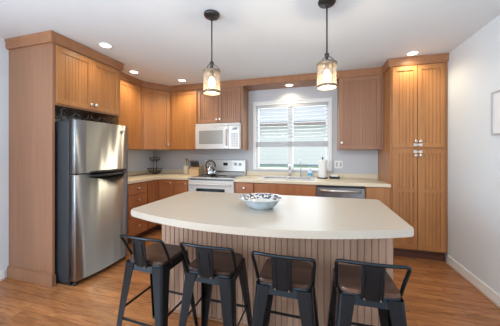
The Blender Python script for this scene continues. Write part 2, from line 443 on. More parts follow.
def knob(parent, x, z, y):
    b = MB()
    b.lathe([(0.0065, 0), (0.0055, -0.010), (0.015, -0.016), (0.0195, -0.022), (0.018, -0.028), (0.009, -0.031)], (x, y, z), 14, axis='y')
    return b.build('knob', M['nickel'], parent, label='brushed nickel knob')
def door(parent, x0, x1, z0, z1, bead=True, rails=(), kn=None, name='door', mat='wood', y=-0.020, fr=0.052, frz=None):
    b = MB(); panel_front(b, x0, x1, z0, z1, y, bead, rails, fr=fr, frz=frz)
    d = b.build(name, M[mat], parent)
    if kn: knob(d, kn[0], kn[1], y)
    return d
def drawer(parent, x0, x1, z0, z1, mat='wood_base', kn=True):
    b = MB(); b.box(x0, x1, -0.020, 0, z0, z1, bev=0.005, seg=2)
    d = b.build('drawer', M[mat], parent)
    if kn: knob(d, (x0+x1)/2, (z0+z1)/2, -0.020)
    return d
ZT = 2.352    # underside of crown
FC = [(XL, 1.635), (-2.445, 1.635), (-2.445, 2.44), (-2.73, 2.44), (-2.73, 3.16), (-2.46, 3.55), (0.885, 3.55), (0.885, 3.26), (XR, 3.26)]
PROF = [(0.0, ZT), (0.018, ZT), (0.020, ZT+0.010), (0.026, ZT+0.016), (0.027, ZT+0.070), (0.034, ZT+0.082), (0.034, H-0.002), (0.0, H-0.002)]
def mitred(path, prof):
    n = len(path); out = []
    for i in range(n):
        ds = []
        if i > 0: d = Vector(path[i]) - Vector(path[i-1]); ds.append(d.normalized())
        if i < n-1: d = Vector(path[i+1]) - Vector(path[i]); ds.append(d.normalized())
        nn = [Vector((d.y, -d.x)) for d in ds]
        if len(nn) == 1: off = nn[0]
        else:
            s = nn[0] + nn[1]; off = s / (1 + nn[0].dot(nn[1]))
        out.append([(path[i][0]+off.x*o_, path[i][1]+off.y*o_, z_) for o_, z_ in prof])
    return out
RINGS = mitred(FC, PROF)
def crown(parent, i, j, extra=None):
    rings = RINGS[i:j+1]
    b = MB(); b.loft(rings)
    return b.build('crown_molding', M['crown'], parent, world=True)
def lerp_ring(i, t): return [tuple(a[k]+(c[k]-a[k])*t for k in range(3)) for a, c in zip(RINGS[i], RINGS[i+1])]
def crown_x(parent, xa, xb):
    """straight run along the back wall between two x positions"""
    x0, x1 = FC[5][0], FC[6][0]
    def ring(x):
        if x <= x0+1e-4: return RINGS[5]
        if x >= x1-1e-4: return RINGS[6]
        return [(x, 3.55-o_, z_) for o_, z_ in PROF]
    b = MB(); b.loft([ring(xa), ring(xb)])
    return b.build('crown_molding', M['crown'], parent, world=True)

# --- refrigerator cabinet (tall end panel + cupboard over the fridge), faces +X
fc = thing('refrigerator_cabinet', 'tall maple enclosure around the fridge with two beadboard doors above it', 'cabinet', (-2.445, 1.635, 0), R(90))
# local: x = world y - 1.635 ; y = -(world x + 2.445)  (depth towards the left wall)
D = 0.623 - 0.003
b = MB(); b.box(0, 0.022, 0, D, 0, 2.448); b.build('end_panel', M['wood_panel'], fc)
b = MB(); b.box(-0.016, 0, -0.016, D, 0, 0.105, bev=0.003); b.box(0, 0.022, -0.016, 0, 0, 0.105)
b.box(-0.010, 0, -0.010, D, 0.105, 0.118); b.build('base_trim', M['wood_panel'], fc)
b = MB(); b.box(0.022, 0.805, 0, D, 1.755, 2.448); b.build('carcass', M['wood_panel'], fc)
b = MB(); b.box(0.783, 0.805, 0, 0.57, 0, 1.755); b.build('side_panel', M['wood'], fc)
door(fc, 0.030, 0.404, 1.770, 2.335, kn=(0.378, 1.825))
door(fc, 0.408, 0.782, 1.770, 2.335, kn=(0.434, 1.825))
crown(fc, 0, 3)

# --- left wall upper cabinet, faces +X
lu = thing('wall_cabinet', 'flat panelled upper cabinet on the left wall between fridge enclosure and diagonal corner cabinet', 'cabinet', (-2.73, 2.445, 0), R(90))
b = MB(); b.box(0, 0.712, 0, 0.308, 1.340, 2.448); b.build('carcass', M['wood'], lu)
door(lu, 0.05, 0.690, 1.348, 2.335, bead=False)
crown(lu, 3, 4)
# --- diagonal corner cabinet
dx, dy = 0.27, 0.39; dl = math.hypot(dx, dy)
dc = thing('corner_wall_cabinet', 'diagonal beadboard upper cabinet in the left back corner', 'cabinet', (-2.73, 3.16, 0), math.atan2(dy, dx))
b = MB(); b.prism([(-2.73, 3.161), (-2.461, 3.55), (-2.461, 3.866), (-3.038, 3.866), (-3.038, 3.161)], 1.340, 2.448)
b.build('carcass', M['wood'], dc, world=True)
door(dc, 0.028, dl-0.028, 1.348, 2.335, kn=(dl-0.055, 1.43), fr=0.045)
crown(dc, 4, 5)
# --- plain upper cabinet left of the microwave
pu = thing('wall_cabinet', 'single flat panelled upper cabinet immediately left of the microwave', 'cabinet', (-2.46, 3.55, 0))
b = MB(); b.box(0.001, 0.526, 0, 0.316, 1.340, 2.448); b.build('carcass', M['wood'], pu)
door(pu, 0.030, 0.516, 1.348, 2.335, bead=False)
crown_x(pu, -2.46, -1.933)
# --- cabinet over the microwave
mu = thing('wall_cabinet', 'short two door beadboard cabinet directly above the microwave', 'cabinet', (-1.932, 3.55, 0))
b = MB(); b.box(0.001, 0.780, 0, 0.316, 1.772, 2.448); b.build('carcass', M['wood_panel'], mu)
b = MB(); b.box(0.780, 0.802, 0, 0.316, 1.336, 2.448); b.build('end_panel', M['wood_panel'], mu)
door(mu, 0.010, 0.386, 1.785, 2.335, kn=(0.360, 1.835), mat='wood_panel')
door(mu, 0.390, 0.768, 1.785, 2.335, kn=(0.418, 1.835), mat='wood_panel')
crown_x(mu, -1.933, -1.128)
# --- valance over the window
va = thing('window_valance', 'maple valance with wooden soffit spanning above the kitchen window', 'valance', (-0.41, 3.55, 2.36))
b = MB(); b.box(-1.128, 0.312, 3.551, 3.866, 2.356, 2.448); b.build('soffit_board', M['wood_panel'], va, world=True)
b = MB(); b.box(-1.128, 0.312, 3.532, 3.551, 2.352, 2.448); b.build('fascia', M['wood_panel'], va, world=True)
crown_x(va, -1.128, 0.312)
# --- right upper cabinet
ru = thing('wall_cabinet', 'single door beadboard upper cabinet between the window and the tall pantry', 'cabinet', (0.312, 3.55, 0))
b = MB(); b.box(0.0005, 0.570, 0, 0.316, 1.330, 2.448); b.build('carcass', M['wood_panel'], ru)
door(ru, 0.004, 0.536, 1.336, 2.345, kn=(0.034, 1.43), mat='wood_panel')
crown_x(ru, 0.312, 0.884)
# --- pantry
pa = thing('pantry_cabinet', 'tall four door beadboard pantry cabinet beside the right wall', 'cabinet', (0.885, 3.26, 0))
b = MB(); b.box(0, 0.594, 0, 0.606, 0.11, 2.448); b.build('carcass', M['wood'], pa)
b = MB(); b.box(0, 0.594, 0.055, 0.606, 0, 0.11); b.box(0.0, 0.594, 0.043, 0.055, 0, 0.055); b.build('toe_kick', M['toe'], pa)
for (z0, z1, rl, kz) in ((1.352, 2.338, (), 1.425), (0.125, 1.328, (0.835,), 1.255)):
    door(pa, 0.018, 0.283, z0, z1, rails=rl, kn=(0.262, kz), fr=0.042, frz=0.05)
    door(pa, 0.289, 0.560, z0, z1, rails=rl, kn=(0.312, kz), fr=0.042, frz=0.05)
for z in (1.383, 1.300):
    b = MB(); b.box(0.240, 0.272, -0.036, -0.0205, z-0.017, z+0.017, bev=0.003); b.box(0.300, 0.332, -0.036, -0.0205, z-0.017, z+0.017, bev=0.003)
    b.box(0.268, 0.304, -0.033, -0.026, z-0.008, z+0.008); b.build('child_latch', M['appl'], pa, label='white plastic child safety latch')
crown(pa, 6, 8)

# --- base cabinets
ZC = 0.90; ZB = 0.860
lb = thing('base_cabinet', 'maple base cabinet with a stack of four drawers beside the fridge', 'cabinet', (-2.50, 2.45, 0), R(90))
b = MB(); b.box(0, 0.545, 0, 0.538, 0.10, ZB); b.build('carcass', M['wood_base'], lb)
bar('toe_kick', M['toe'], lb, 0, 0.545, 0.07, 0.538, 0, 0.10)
for z0, z1 in ((0.695, 0.845), (0.535, 0.685), (0.375, 0.525), (0.115, 0.365)): drawer(lb, 0.165, 0.535, z0, z1)
cb = thing('corner_base_cabinet', 'maple corner base cabinet with doors meeting at the inside corner left of the range', 'cabinet', (-2.50, 3.26, 0))
b = MB(); b.prism([(-2.50, 2.997), (-2.50, 3.26), (-1.932, 3.26), (-1.932, 3.866), (-3.038, 3.866), (-3.038, 2.997)], 0.10, ZB)
b.build('carcass', M['wood_base'], cb, world=True)
b = MB(); b.prism([(-2.57, 2.997), (-2.57, 3.33), (-1.932, 3.33), (-1.932, 3.80), (-3.0, 3.80), (-3.0, 2.997)], 0, 0.10)
b.build('toe_kick', M['toe'], cb, world=True)
b = MB(); panel_front(b, 3.005, 3.236, 0.12, 0.848, -0.020, True, fr=0.045)
b.bm.transform(Matrix.Translation((-2.50, 0, 0)) @ Matrix.Rotation(R(90), 4, 'Z')); b.build('door', M['wood_base'], cb, world=True)
door(cb, 0.024, 0.295, 0.12, 0.848, kn=(0.262, 0.800), mat='wood_base', fr=0.045)
door(cb, 0.303, 0.560, 0.12, 0.848, kn=(0.530, 0.800), mat='wood_base', fr=0.045)
rb = thing('base_cabinet', 'narrow maple base cabinet with one drawer right of the range', 'cabinet', (-1.155, 3.26, 0))
bar('carcass', M['wood_base'], rb, 0, 0.288, 0, 0.606, 0.10, ZB)
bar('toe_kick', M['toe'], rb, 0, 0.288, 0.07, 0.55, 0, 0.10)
drawer(rb, 0.006, 0.284, 0.700, 0.848); door(rb, 0.006, 0.284, 0.12, 0.690, mat='wood_base', kn=(0.25, 0.64))
sb = thing('sink_base_cabinet', 'maple sink cabinet with plain false front below the window', 'cabinet', (-0.865, 3.26, 0))
b = MB(); b.box(0, 0.868, 0, 0.02, 0.10, ZB); b.box(0, 0.018, 0.02, 0.606, 0.10, ZB); b.box(0.850, 0.868, 0.02, 0.606, 0.10, ZB); b.box(0.018, 0.85, 0.02, 0.606, 0.10, 0.12)
b.build('carcass', M['wood_base'], sb)
bar('toe_kick', M['toe'], sb, 0, 0.868, 0.07, 0.55, 0, 0.10)
b = MB(); b.box(0.008, 0.860, -0.02, 0, 0.700, 0.848, bev=0.004); b.build('false_front', M['wood_base'], sb)
door(sb, 0.008, 0.431, 0.12, 0.690, mat='wood_base', kn=(0.395, 0.64)); door(sb, 0.437, 0.860, 0.12, 0.690, mat='wood_base', kn=(0.475, 0.64))
eb = thing('base_cabinet', 'plain maple base cabinet between the dishwasher and the pantry', 'cabinet', (0.602, 3.26, 0))
bar('carcass', M['wood'], eb, 0, 0.279, 0, 0.606, 0.10, ZB)
bar('toe_kick', M['toe'], eb, 0, 0.279, 0.07, 0.55, 0, 0.10)
b = MB(); b.box(0.008, 0.215, -0.018, 0, 0.12, 0.848, bev=0.003); b.build('door', M['wood'], eb)

# --- countertops
b = MB()
arc = [(-2.46+0.05-0.05*math.cos(a), 3.235-0.05+0.05*math.sin(a)) for a in [R(k*15) for k in range(7)]]
poly = [(XL+0.002, 2.452), (-2.46, 2.452)] + arc + [(-1.926, 3.235), (-1.926, YB-0.001), (XL+0.002, YB-0.001)]
b.prism(poly, ZB, ZC, bev=0.006)
ct = tag(b.build('countertop', M['counter']), 'cream laminate L shaped countertop running from the fridge round to the range', 'countertop')
b = MB(); b.box(XL+0.002, -1.926, YB-0.021, YB-0.001, ZC, ZC+0.068, bev=0.003); b.box(XL+0.002, XL+0.021, 2.452, YB-0.021, ZC, ZC+0.068, bev=0.003)
b.build('backsplash', M['counter'], ct)
b = MB()
sx0, sx1, sy0, sy1 = -0.80, -0.045, 3.33, 3.72
b.box(-1.158, sx0, 3.222, YB-0.001, ZB, ZC, bev=0.004); b.box(sx1, 0.883, 3.222, YB-0.001, ZB, ZC, bev=0.004)
b.box(sx0, sx1, 3.222, sy0, ZB, ZC, bev=0.004); b.box(sx0, sx1, sy1, YB-0.001, ZB, ZC, bev=0.004)
ct = tag(b.build('countertop', M['counter']), 'cream laminate countertop holding the sink under the window, right of the range', 'countertop')
b = MB(); b.box(-1.158, 0.883, YB-0.021, YB-0.001, ZC, ZC+0.068, bev=0.003); b.build('backsplash', M['counter'], ct)

# --- sink
sk = thing('kitchen_sink', 'white drop in kitchen sink set in the counter under the window', 'sink', (-0.42, 3.52, ZC))
b = MB()
e = 0.035
b.box(sx0-0.02, sx1+0.02, sy0-0.02, sy0+e, ZC+0.0005, ZC+0.012, bev=0.004); b.box(sx0-0.02, sx1+0.02, sy1-e, sy1+0.09, ZC+0.0005, ZC+0.012, bev=0.004)
b.box(sx0-0.02, sx0+e, sy0+e, sy1-e, ZC+0.0005, ZC+0.012, bev=0.003); b.box(sx1-e, sx1+0.02, sy0+e, sy1-e, ZC+0.0005, ZC+0.012, bev=0.003)
b.box(-0.435, -0.405, sy0+e, sy1-e, ZC-0.03, ZC+0.005)
b.build('rim', M['appl'], sk, world=True)
b = MB()
b.box(sx0+0.006, sx1-0.006, sy0+0.006, sy1-0.006, ZC-0.19, ZC-0.18)
b.box(sx0+0.006, sx0+0.016, sy0+0.006, sy1-0.006, ZC-0.18, ZC); b.box(sx1-0.016, sx1-0.006, sy0+0.006, sy1-0.006, ZC-0.18, ZC)
b.box(sx0+0.016, sx1-0.016, sy0+0.006, sy0+0.016, ZC-0.18, ZC); b.box(sx0+0.016, sx1-0.016, sy1-0.016, sy1-0.006, ZC-0.18, ZC)
b.build('basin', M['appl'], sk, world=True)
fa = thing('faucet', 'chrome single handle kitchen faucet behind the sink', 'faucet', (-0.405, 3.765, ZC+0.012))
b = MB(); b.lathe([(0.027, 0.001), (0.027, 0.008), (0.020, 0.014), (0.018, 0.09), (0.014, 0.10)], n=18); b.build('body', M['chrome'], fa)
b = MB(); b.tube([(0, 0, 0.09), (0, -0.005, 0.14), (0, -0.03, 0.175), (0, -0.08, 0.185), (0, -0.13, 0.170), (0, -0.155, 0.135), (0, -0.158, 0.11)], 0.012, 10); b.build('spout', M['chrome'], fa)
b = MB(); b.tube([(0, 0.0, 0.10), (-0.01, -0.005, 0.19), (-0.035, -0.015, 0.235)], [0.014, 0.010, 0.007], 8); b.build('handle', M['chrome'], fa)
ff = thing('filter_faucet', 'thin tall chrome filtered water tap right of the main faucet', 'faucet', (-0.235, 3.765, ZC+0.012))
b = MB(); b.lathe([(0.018, 0.001), (0.018, 0.006), (0.010, 0.012), (0.009, 0.05)], n=14); b.build('base', M['chrome'], ff)
b = MB(); b.tube([(0, 0, 0.04), (0, 0, 0.22)] + [(0, -0.045+0.045*math.cos(R(a)), 0.22+0.045*math.sin(R(a))) for a in range(20, 200, 20)] + [(0, -0.09, 0.20)], 0.006, 8); b.build('spout', M['chrome'], ff)
so = thing('soap_bottle', 'small bottle of blue dish soap behind the sink by the paper towels', 'bottle', (-0.095, 3.78, ZC+0.012))
b = MB(); b.lathe([(0.030, 0.001), (0.034, 0.01), (0.034, 0.075), (0.022, 0.10), (0.012, 0.105)], n=18); b.build('bottle_body', M['clear_plastic'], so)
b = MB(); b.lathe([(0.0345, 0.018), (0.0350, 0.020), (0.0350, 0.060), (0.0345, 0.062)], n=18, caps=False); b.build('label_band', M['soap'], so, label='blue label')
b = MB(); b.lathe([(0.013, 0.105), (0.013, 0.122), (0.006, 0.124), (0.006, 0.145)], n=12); b.box(-0.012, 0.012, -0.035, 0.01, 0.145, 0.155); b.build('pump', M['appl'], so)
ph = thing('paper_towel_holder', 'upright black paper towel holder on the counter right of the sink', 'paper towel holder', (0.092, 3.70, ZC))
b = MB(); b.lathe([(0.078, 0.001), (0.080, 0.006), (0.078, 0.014)], n=28); b.build('base', M['black'], ph)
b = MB(); b.lathe([(0.006, 0.012), (0.006, 0.295), (0.013, 0.300), (0.016, 0.310), (0.010, 0.322)], n=12); b.build('post', M['black'], ph)
b = MB(); b.lathe([(0.0585, 0.016), (0.060, 0.020), (0.060, 0.270), (0.0585, 0.274), (0.021, 0.274), (0.021, 0.016)], (0.092, 3.70, ZC), n=28, caps=False)
tag(b.build('paper_towel_roll', M['paper']), 'white paper towel roll standing on the black holder', 'paper towel')
sc_ = thing('sponge_holder', 'low black caddy holding white sponge right of the paper towels', 'sponge holder', (0.262, 3.70, ZC))
b = MB(); b.box(-0.072, 0.072, -0.045, 0.045, 0.001, 0.012, bev=0.003); b.box(-0.072, 0.072, -0.045, -0.040, 0.012, 0.034); b.box(-0.072, 0.072, 0.040, 0.045, 0.012, 0.034)
b.box(-0.072, -0.067, -0.04, 0.04, 0.012, 0.034); b.box(0.067, 0.072, -0.04, 0.04, 0.012, 0.034); b.build('tray', M['black'], sc_)
b = MB(); b.box(0.262-0.052, 0.262+0.050, 3.70-0.034, 3.70+0.034, ZC+0.0125, ZC+0.058, bev=0.008)
tag(b.build('sponge', M['paper']), 'white sponge resting in the black caddy right of the paper towels', 'sponge')

# --- outlet plate
ol = thing('outlet_plate', 'white double outlet and switch plate on the wall right of the window', 'outlet', (0.335, YB-0.001, 1.105))
b = MB(); b.box(-0.058, 0.058, -0.007, 0, -0.058, 0.058, bev=0.003); b.build('cover_plate', M['white'], ol)
b = MB(); b.box(-0.041, -0.014, -0.010, -0.007, -0.033, 0.033, bev=0.002); b.build('socket', M['appl_grey'], ol)
b = MB(); b.box(0.014, 0.041, -0.010, -0.007, -0.033, 0.033, bev=0.002); b.build('switch', M['appl_grey'], ol)

# ------------------------------------------------------------------ dishwasher
dw = thing('dishwasher', 'stainless steel dishwasher below the counter right of the sink', 'dishwasher', (0.300, 3.26, 0))
bar('body', M['steel_dark'], dw, -0.290, 0.290, 0.0, 0.56, 0.10, 0.852)
bar('toe_kick', M['black'], dw, -0.290, 0.290, 0.06, 0.55, 0.0, 0.10)
b = MB(); b.box(-0.292, 0.292, -0.026, 0, 0.11, 0.842, bev=0.004); dd = b.build('door', M['steel'], dw)
b = MB(); b.box(-0.288, 0.288, -0.0275, -0.001, 0.828, 0.846); b.build('control_strip', M['black'], dd)
b = MB()
b.tube([(-0.255, -0.062, 0.792), (0.255, -0.062, 0.792)], 0.016, 12)
b.tube([(-0.235, -0.060, 0.792), (-0.235, -0.026, 0.792)], 0.010, 8); b.tube([(0.235, -0.060, 0.792), (0.235, -0.026, 0.792)], 0.010, 8)
b.build('handle', M['nickel'], dd)

# ------------------------------------------------------------------ range
rg = thing('electric_range', 'white electric range with dark glass cooktop against the back wall', 'range', (-1.541, 3.24, 0))
hw = 0.379
bar('body', M['appl'], rg, -hw, hw, 0.02, 0.600, 0.05, 0.895)
b = MB(); b.box(-hw, hw, -0.02, 0.545, 0.895, 0.910, bev=0.004); tp = b.build('cooktop_frame', M['appl'], rg)
b = MB(); b.box(-hw+0.03, hw-0.03, 0.02, 0.515, 0.9102, 0.9135); tp = b.build('cooktop_glass', M['dark_glass'], rg)
for (x, y, r) in ((-0.18, 0.14, 0.10), (0.18, 0.14, 0.075), (-0.18, 0.40, 0.075), (0.18, 0.40, 0.10)):
    b = MB()
    for rr in (r, r*0.6): b.lathe([(rr, 0), (rr, 0.0006), (rr-0.003, 0.0006), (rr-0.003, 0)], (x, y, 0.9136), 32, caps=False)
    b.build('burner_ring', M['appl_grey'], rg)
b = MB(); b.loft([[(x, 0.545, 0.912), (x, 0.535, 0.96), (x, 0.552, 1.155), (x, 0.562, 1.165), (x, 0.618, 1.165), (x, 0.618, 0.912)] for x in (-hw, hw)])
bgd = b.build('backguard', M['appl'], rg)
b = MB(); b.box(-hw+0.004, hw-0.004, 0.530, 0.536, 0.955, 0.969); b.build('seam_line', M['black'], bgd)
b = MB(); b.box(-0.02, 0.06, 0.538, 0.545, 1.065, 1.115); b.build('display', M['screen'], bgd)
for x in (0.20, 0.285, -0.285, -0.20):
    b = MB(); b.lathe([(0.026, 0.549), (0.025, 0.530), (0.020, 0.524)], (x, 0, 1.09), 16, axis='y'); b.box(x-0.004, x+0.004, 0.517, 0.526, 1.07, 1.11); b.build('knob', M['appl_grey'], bgd)
b = MB(); b.box(-hw+0.004, hw-0.004, -0.022, 0.018, 0.20, 0.865, bev=0.006); dr = b.build('oven_door', M['appl'], rg)
b = MB(); b.box(-0.235, 0.235, -0.0245, -0.0225, 0.42, 0.745, bev=0.0008, seg=1); b.build('oven_window', M['screen'], dr)
b = MB(); b.tube([(-0.33, -0.022, 0.808), (-0.33, -0.058, 0.812), (-0.31, -0.065, 0.812), (0.31, -0.065, 0.812), (0.33, -0.058, 0.812), (0.33, -0.022, 0.808)], 0.013, 10); b.build('handle', M['appl'], dr)
b = MB(); b.box(-hw+0.004, hw-0.004, -0.016, 0.018, 0.055, 0.192, bev=0.004); b.build('drawer', M['appl'], rg)
bar('vent_slot', M['black'], rg, -hw+0.02, hw-0.02, 0.012, 0.0205, 0.870, 0.880)

# kettle
kt = thing('kettle', 'stainless tea kettle with black arched handle on the range', 'kettle', (-1.70, 3.56, 0.9145))
b = MB(); b.lathe([(0.082, 0.001), (0.096, 0.012), (0.098, 0.04), (0.086, 0.09), (0.060, 0.128), (0.040, 0.140)], n=28); b.build('body', M['chrome'], kt)
b = MB(); b.lathe([(0.041, 0.140), (0.036, 0.150), (0.010, 0.156), (0.012, 0.170), (0.006, 0.178)], n=18); b.build('lid', M['chrome'], kt)
b = MB(); b.tube([(-0.075, 0, 0.105), (-0.085, 0, 0.16)] + [(0.085*math.cos(R(a)), 0, 0.165+0.075*math.sin(R(a))) for a in range(165, 10, -15)] + [(0.085, 0, 0.16), (0.075, 0, 0.105)], 0.0105, 10); b.build('handle', M['black'], kt)
b = MB(); b.tube([(0.06, -0.04, 0.075), (0.095, -0.06, 0.11), (0.115, -0.07, 0.135)], [0.022, 0.016, 0.012], 12); b.build('spout', M['chrome'], kt)
sr = thing('spoon_rest', 'small white spoon rest on the range beside the kettle', 'spoon rest', (-1.50, 3.60, 0.9145))
b = MB(); b.lathe([(0.045, 0.0), (0.062, 0.010), (0.068, 0.018), (0.064, 0.018), (0.045, 0.006)], n=24); b.build('dish', M['appl'], sr)
b = MB(); b.box(0.05, 0.13, -0.013, 0.013, 0.012, 0.018, bev=0.003); b.build('handle', M['appl'], sr)

# ------------------------------------------------------------------ microwave
mw = thing('microwave', 'white over the range microwave mounted under a short cabinet', 'microwave', (-1.541, 3.47, 1.345))
h_ = 0.418; q = 0.384
b = MB(); b.box(-q, q, 0.02, 0.396, 0, h_, bev=0.004); b.build('body', M['appl'], mw)
b = MB(); b.box(-q, q, -0.004, 0.019, h_-0.040, h_, bev=0.004)
for k in range(22): b.box(-q+0.03+k*0.032, -q+0.052+k*0.032, -0.0055, -0.0041, h_-0.026, h_-0.020)
b.build('vent_grille', M['appl'], mw)
b = MB(); b.box(-q, 0.195, -0.014, 0.019, 0.004, h_-0.043, bev=0.006); d = b.build('door', M['appl'], mw)
b = MB(); b.box(-0.315, 0.105, -0.0165, -0.0142, 0.085, h_-0.115, bev=0.001, seg=1); b.build('window', M['mw_glass'], d)
b = MB(); b.box(-0.335, 0.125, -0.0155, -0.0141, 0.065, 0.083); b.box(-0.335, 0.125, -0.0155, -0.0141, h_-0.113, h_-0.097)
b.box(-0.335, -0.317, -0.0155, -0.0141, 0.083, h_-0.113); b.box(0.107, 0.125, -0.0155, -0.0141, 0.083, h_-0.113); b.build('window_border', M['appl'], d)
b = MB(); b.tube([(0.165, -0.014, 0.06), (0.165, -0.042, 0.075), (0.165, -0.042, h_-0.115), (0.165, -0.014, h_-0.10)], 0.010, 10); b.build('handle', M['appl'], d)
b = MB(); b.box(-0.05, 0.00, -0.0158, -0.0141, h_-0.078, h_-0.066); b.build('logo', M['appl_grey'], d)
b = MB(); b.box(0.198, q, -0.012, 0.019, 0.004, h_-0.043, bev=0.005); cp = b.build('control_panel', M['appl'], mw)
b = MB(); b.box(0.262, 0.345, -0.0145, -0.0121, h_-0.115, h_-0.078); b.build('display', M['screen'], cp)
b = MB()
for r_ in range(6):
    for c_ in range(3): b.box(0.245+c_*0.040, 0.275+c_*0.040, -0.0138, -0.0121, 0.04+r_*0.038, 0.066+r_*0.038, bev=0.0008, seg=1)
b.build('button_pad', M['appl_grey'], cp)

# ------------------------------------------------------------------ refrigerator, faces +X
fr = thing('refrigerator', 'stainless steel top freezer refrigerator with dark sides in the maple enclosure', 'refrigerator', (-2.215, 1.680, 0), R(90))
# local x: 0..0.655 along world y; local y back to wall
FW = 0.655; FH = 1.608; SEAM = 1.078
b = MB(); b.box(0, FW, 0.085, 0.78, 0.03, FH-0.012, bev=0.006); b.build('body', M['steel_dark'], fr)
b = MB(); b.box(0.01, FW-0.01, 0.075, 0.70, 0.0, 0.03); b.build('base_grille', M['black'], fr)
def fridge_door(z0, z1):
    n = 14; pts = [(FW, 0.078), (0, 0.078)]
    pts += [(0.0, 0.012), (0.004, 0.003)]
    for k in range(n+1):
        t = k / n
        pts.append((0.012 + (FW-0.024)*t, -0.030 * (1 - (2*t-1)**2)))
    pts += [(FW-0.004, 0.003), (FW, 0.012)]
    b = MB(); b.prism(pts[::-1], z0, z1, bev=0.003)
    for f_ in b.bm.faces:
        if abs(f_.normal.z) < 0.3: f_.smooth = True
    return b
d1 = fridge_door(SEAM+0.008, FH).build('freezer_door', M['steel'], fr)
d2 = fridge_door(0.050, SEAM-0.004).build('fridge_door', M['steel'], fr)
for d, za, zb, nm in ((d1, SEAM-0.002, SEAM+0.030, 'freezer_handle'), (d2, SEAM-0.040, SEAM-0.012, 'fridge_handle')):
    b = MB(); n = 20
    rings = []
    for k in range(n+1):
        t = 0.20 + 0.74 * k / n
        x = FW * t; yb = -0.030 * (1 - (2*t-1)**2)
        s = math.sin(PI * k / n) ** 0.5
        dep = 0.004 + 0.022 * s
        hh = (zb - za) * (0.25 + 0.75 * s) / 2; zm = (za+zb)/2
        rings.append([(x, yb+0.003, zm-hh), (x, yb-dep, zm-hh*0.8), (x, yb-dep*1.1, zm), (x, yb-dep, zm+hh*0.8), (x, yb+0.003, zm+hh)])
    b.loft(rings, smooth=True); b.build('handle', M['steel_dark'] if d is d2 else M['black'], d, label='dark recessed grip')
b = MB(); b.box(0.01, FW-0.005, 0.015, 0.07, SEAM-0.004, SEAM+0.008); b.build('door_gasket', M['black'], fr)
b = MB(); b.box(FW-0.150, FW-0.085, -0.0215, -0.0125, FH-0.078, FH-0.060); b.build('logo', M['appl_grey'], d1)
b = MB(); b.box(0.0, 0.06, 0.02, 0.11, FH-0.012+0.012, FH+0.012, bev=0.004); b.build('hinge_cover', M['black'], fr)
b = MB(); b.lathe([(0.022, 0.0), (0.022, 0.02), (0.012, 0.028)], (0.035, 0.045, 0.0), 14); b.build('levelling_foot', M['black'], fr)
b = MB(); b.lathe([(0.022, 0.0), (0.022, 0.02), (0.012, 0.028)], (FW-0.035, 0.045, 0.0), 14); b.build('levelling_foot', M['black'], fr)

# wire rack on top of fridge
wr = thing('wire_wine_rack', 'black scrolled wire wine rack lying on top of the refrigerator', 'wine rack', (-2.42, 2.0, FH-0.011))
b = MB(); r = 0.0055
def arcp(cx, cz, rr, a0, a1, y, n=10): return [(0, y*0 + cx + rr*math.cos(R(a0+(a1-a0)*k/n)), cz + rr*math.sin(R(a0+(a1-a0)*k/n))) for k in range(n+1)]
for xo in (0.0, -0.16):
    for k in range(4):
        c = -0.225 + k*0.15
        b.tube([(xo, p[1], p[2]) for p in arcp(c, 0.105, 0.055, 180, 360, 0)], r, 6)
    b.tube([(xo, -0.30, r), (xo, -0.30, 0.12)], r, 6); b.tube([(xo, 0.30, r), (xo, 0.30, 0.12)], r, 6)
    b.tube([(xo, -0.30, r), (xo, 0.30, r)], r, 6)
    b.tube([(xo, -0.30, 0.12), (xo, -0.27, 0.135), (xo, -0.25, 0.115)], r, 6); b.tube([(xo, 0.30, 0.12), (xo, 0.27, 0.135), (xo, 0.25, 0.115)], r, 6)
    b.tube([(xo, -0.30, 0.012), (xo, -0.15, 0.10), (xo, 0.0, 0.02), (xo, 0.15, 0.10), (xo, 0.30, 0.012)], r*0.8, 6)
for y in (-0.30, 0.30): b.tube([(0, y, 0.06), (-0.16, y, 0.06)], r, 6)
b.build('wire_frame', M['wire'], wr)

# ------------------------------------------------------------------ left counter items
bk = thing('wire_fruit_basket', 'two tier black wire fruit basket in the back left counter corner', 'basket', (-2.885, 3.68, ZC))
def bowl_wire(zc, r0, r1, h0):
    b = MB()
    for rr, zz in ((r1, zc+h0), ((r0+r1)/2+0.015, zc+h0*0.45), (r0, zc)):
        b.tube([(rr*math.cos(2*PI*k/24), rr*math.sin(2*PI*k/24), zz) for k in range(24)], 0.0038, 6, closed=True)
    for k in range(16):
        a = 2*PI*k/16; c, s = math.cos(a), math.sin(a)
        b.tube([(r0*c, r0*s, zc), (((r0+r1)/2+0.015)*c, ((r0+r1)/2+0.015)*s, zc+h0*0.45), (r1*c, r1*s, zc+h0)], 0.0024, 5)
    for k in range(4):
        a = PI*k/4; b.tube([(r0*math.cos(a), r0*math.sin(a), zc), (-r0*math.cos(a), -r0*math.sin(a), zc)], 0.0025, 5)
    return b
bowl_wire(0.012, 0.060, 0.130, 0.085).build('lower_bowl', M['wire'], bk)
bowl_wire(0.230, 0.045, 0.095, 0.068).build('upper_bowl', M['wire'], bk)
b = MB(); b.tube([(-0.03, 0, 0.012), (-0.03, 0, 0.30), (0, 0, 0.32), (0.03, 0, 0.30), (0.03, 0, 0.012)], 0.005, 8)
b.lathe([(0.05, 0.001), (0.05, 0.006)], n=20); b.build('post', M['wire'], bk)

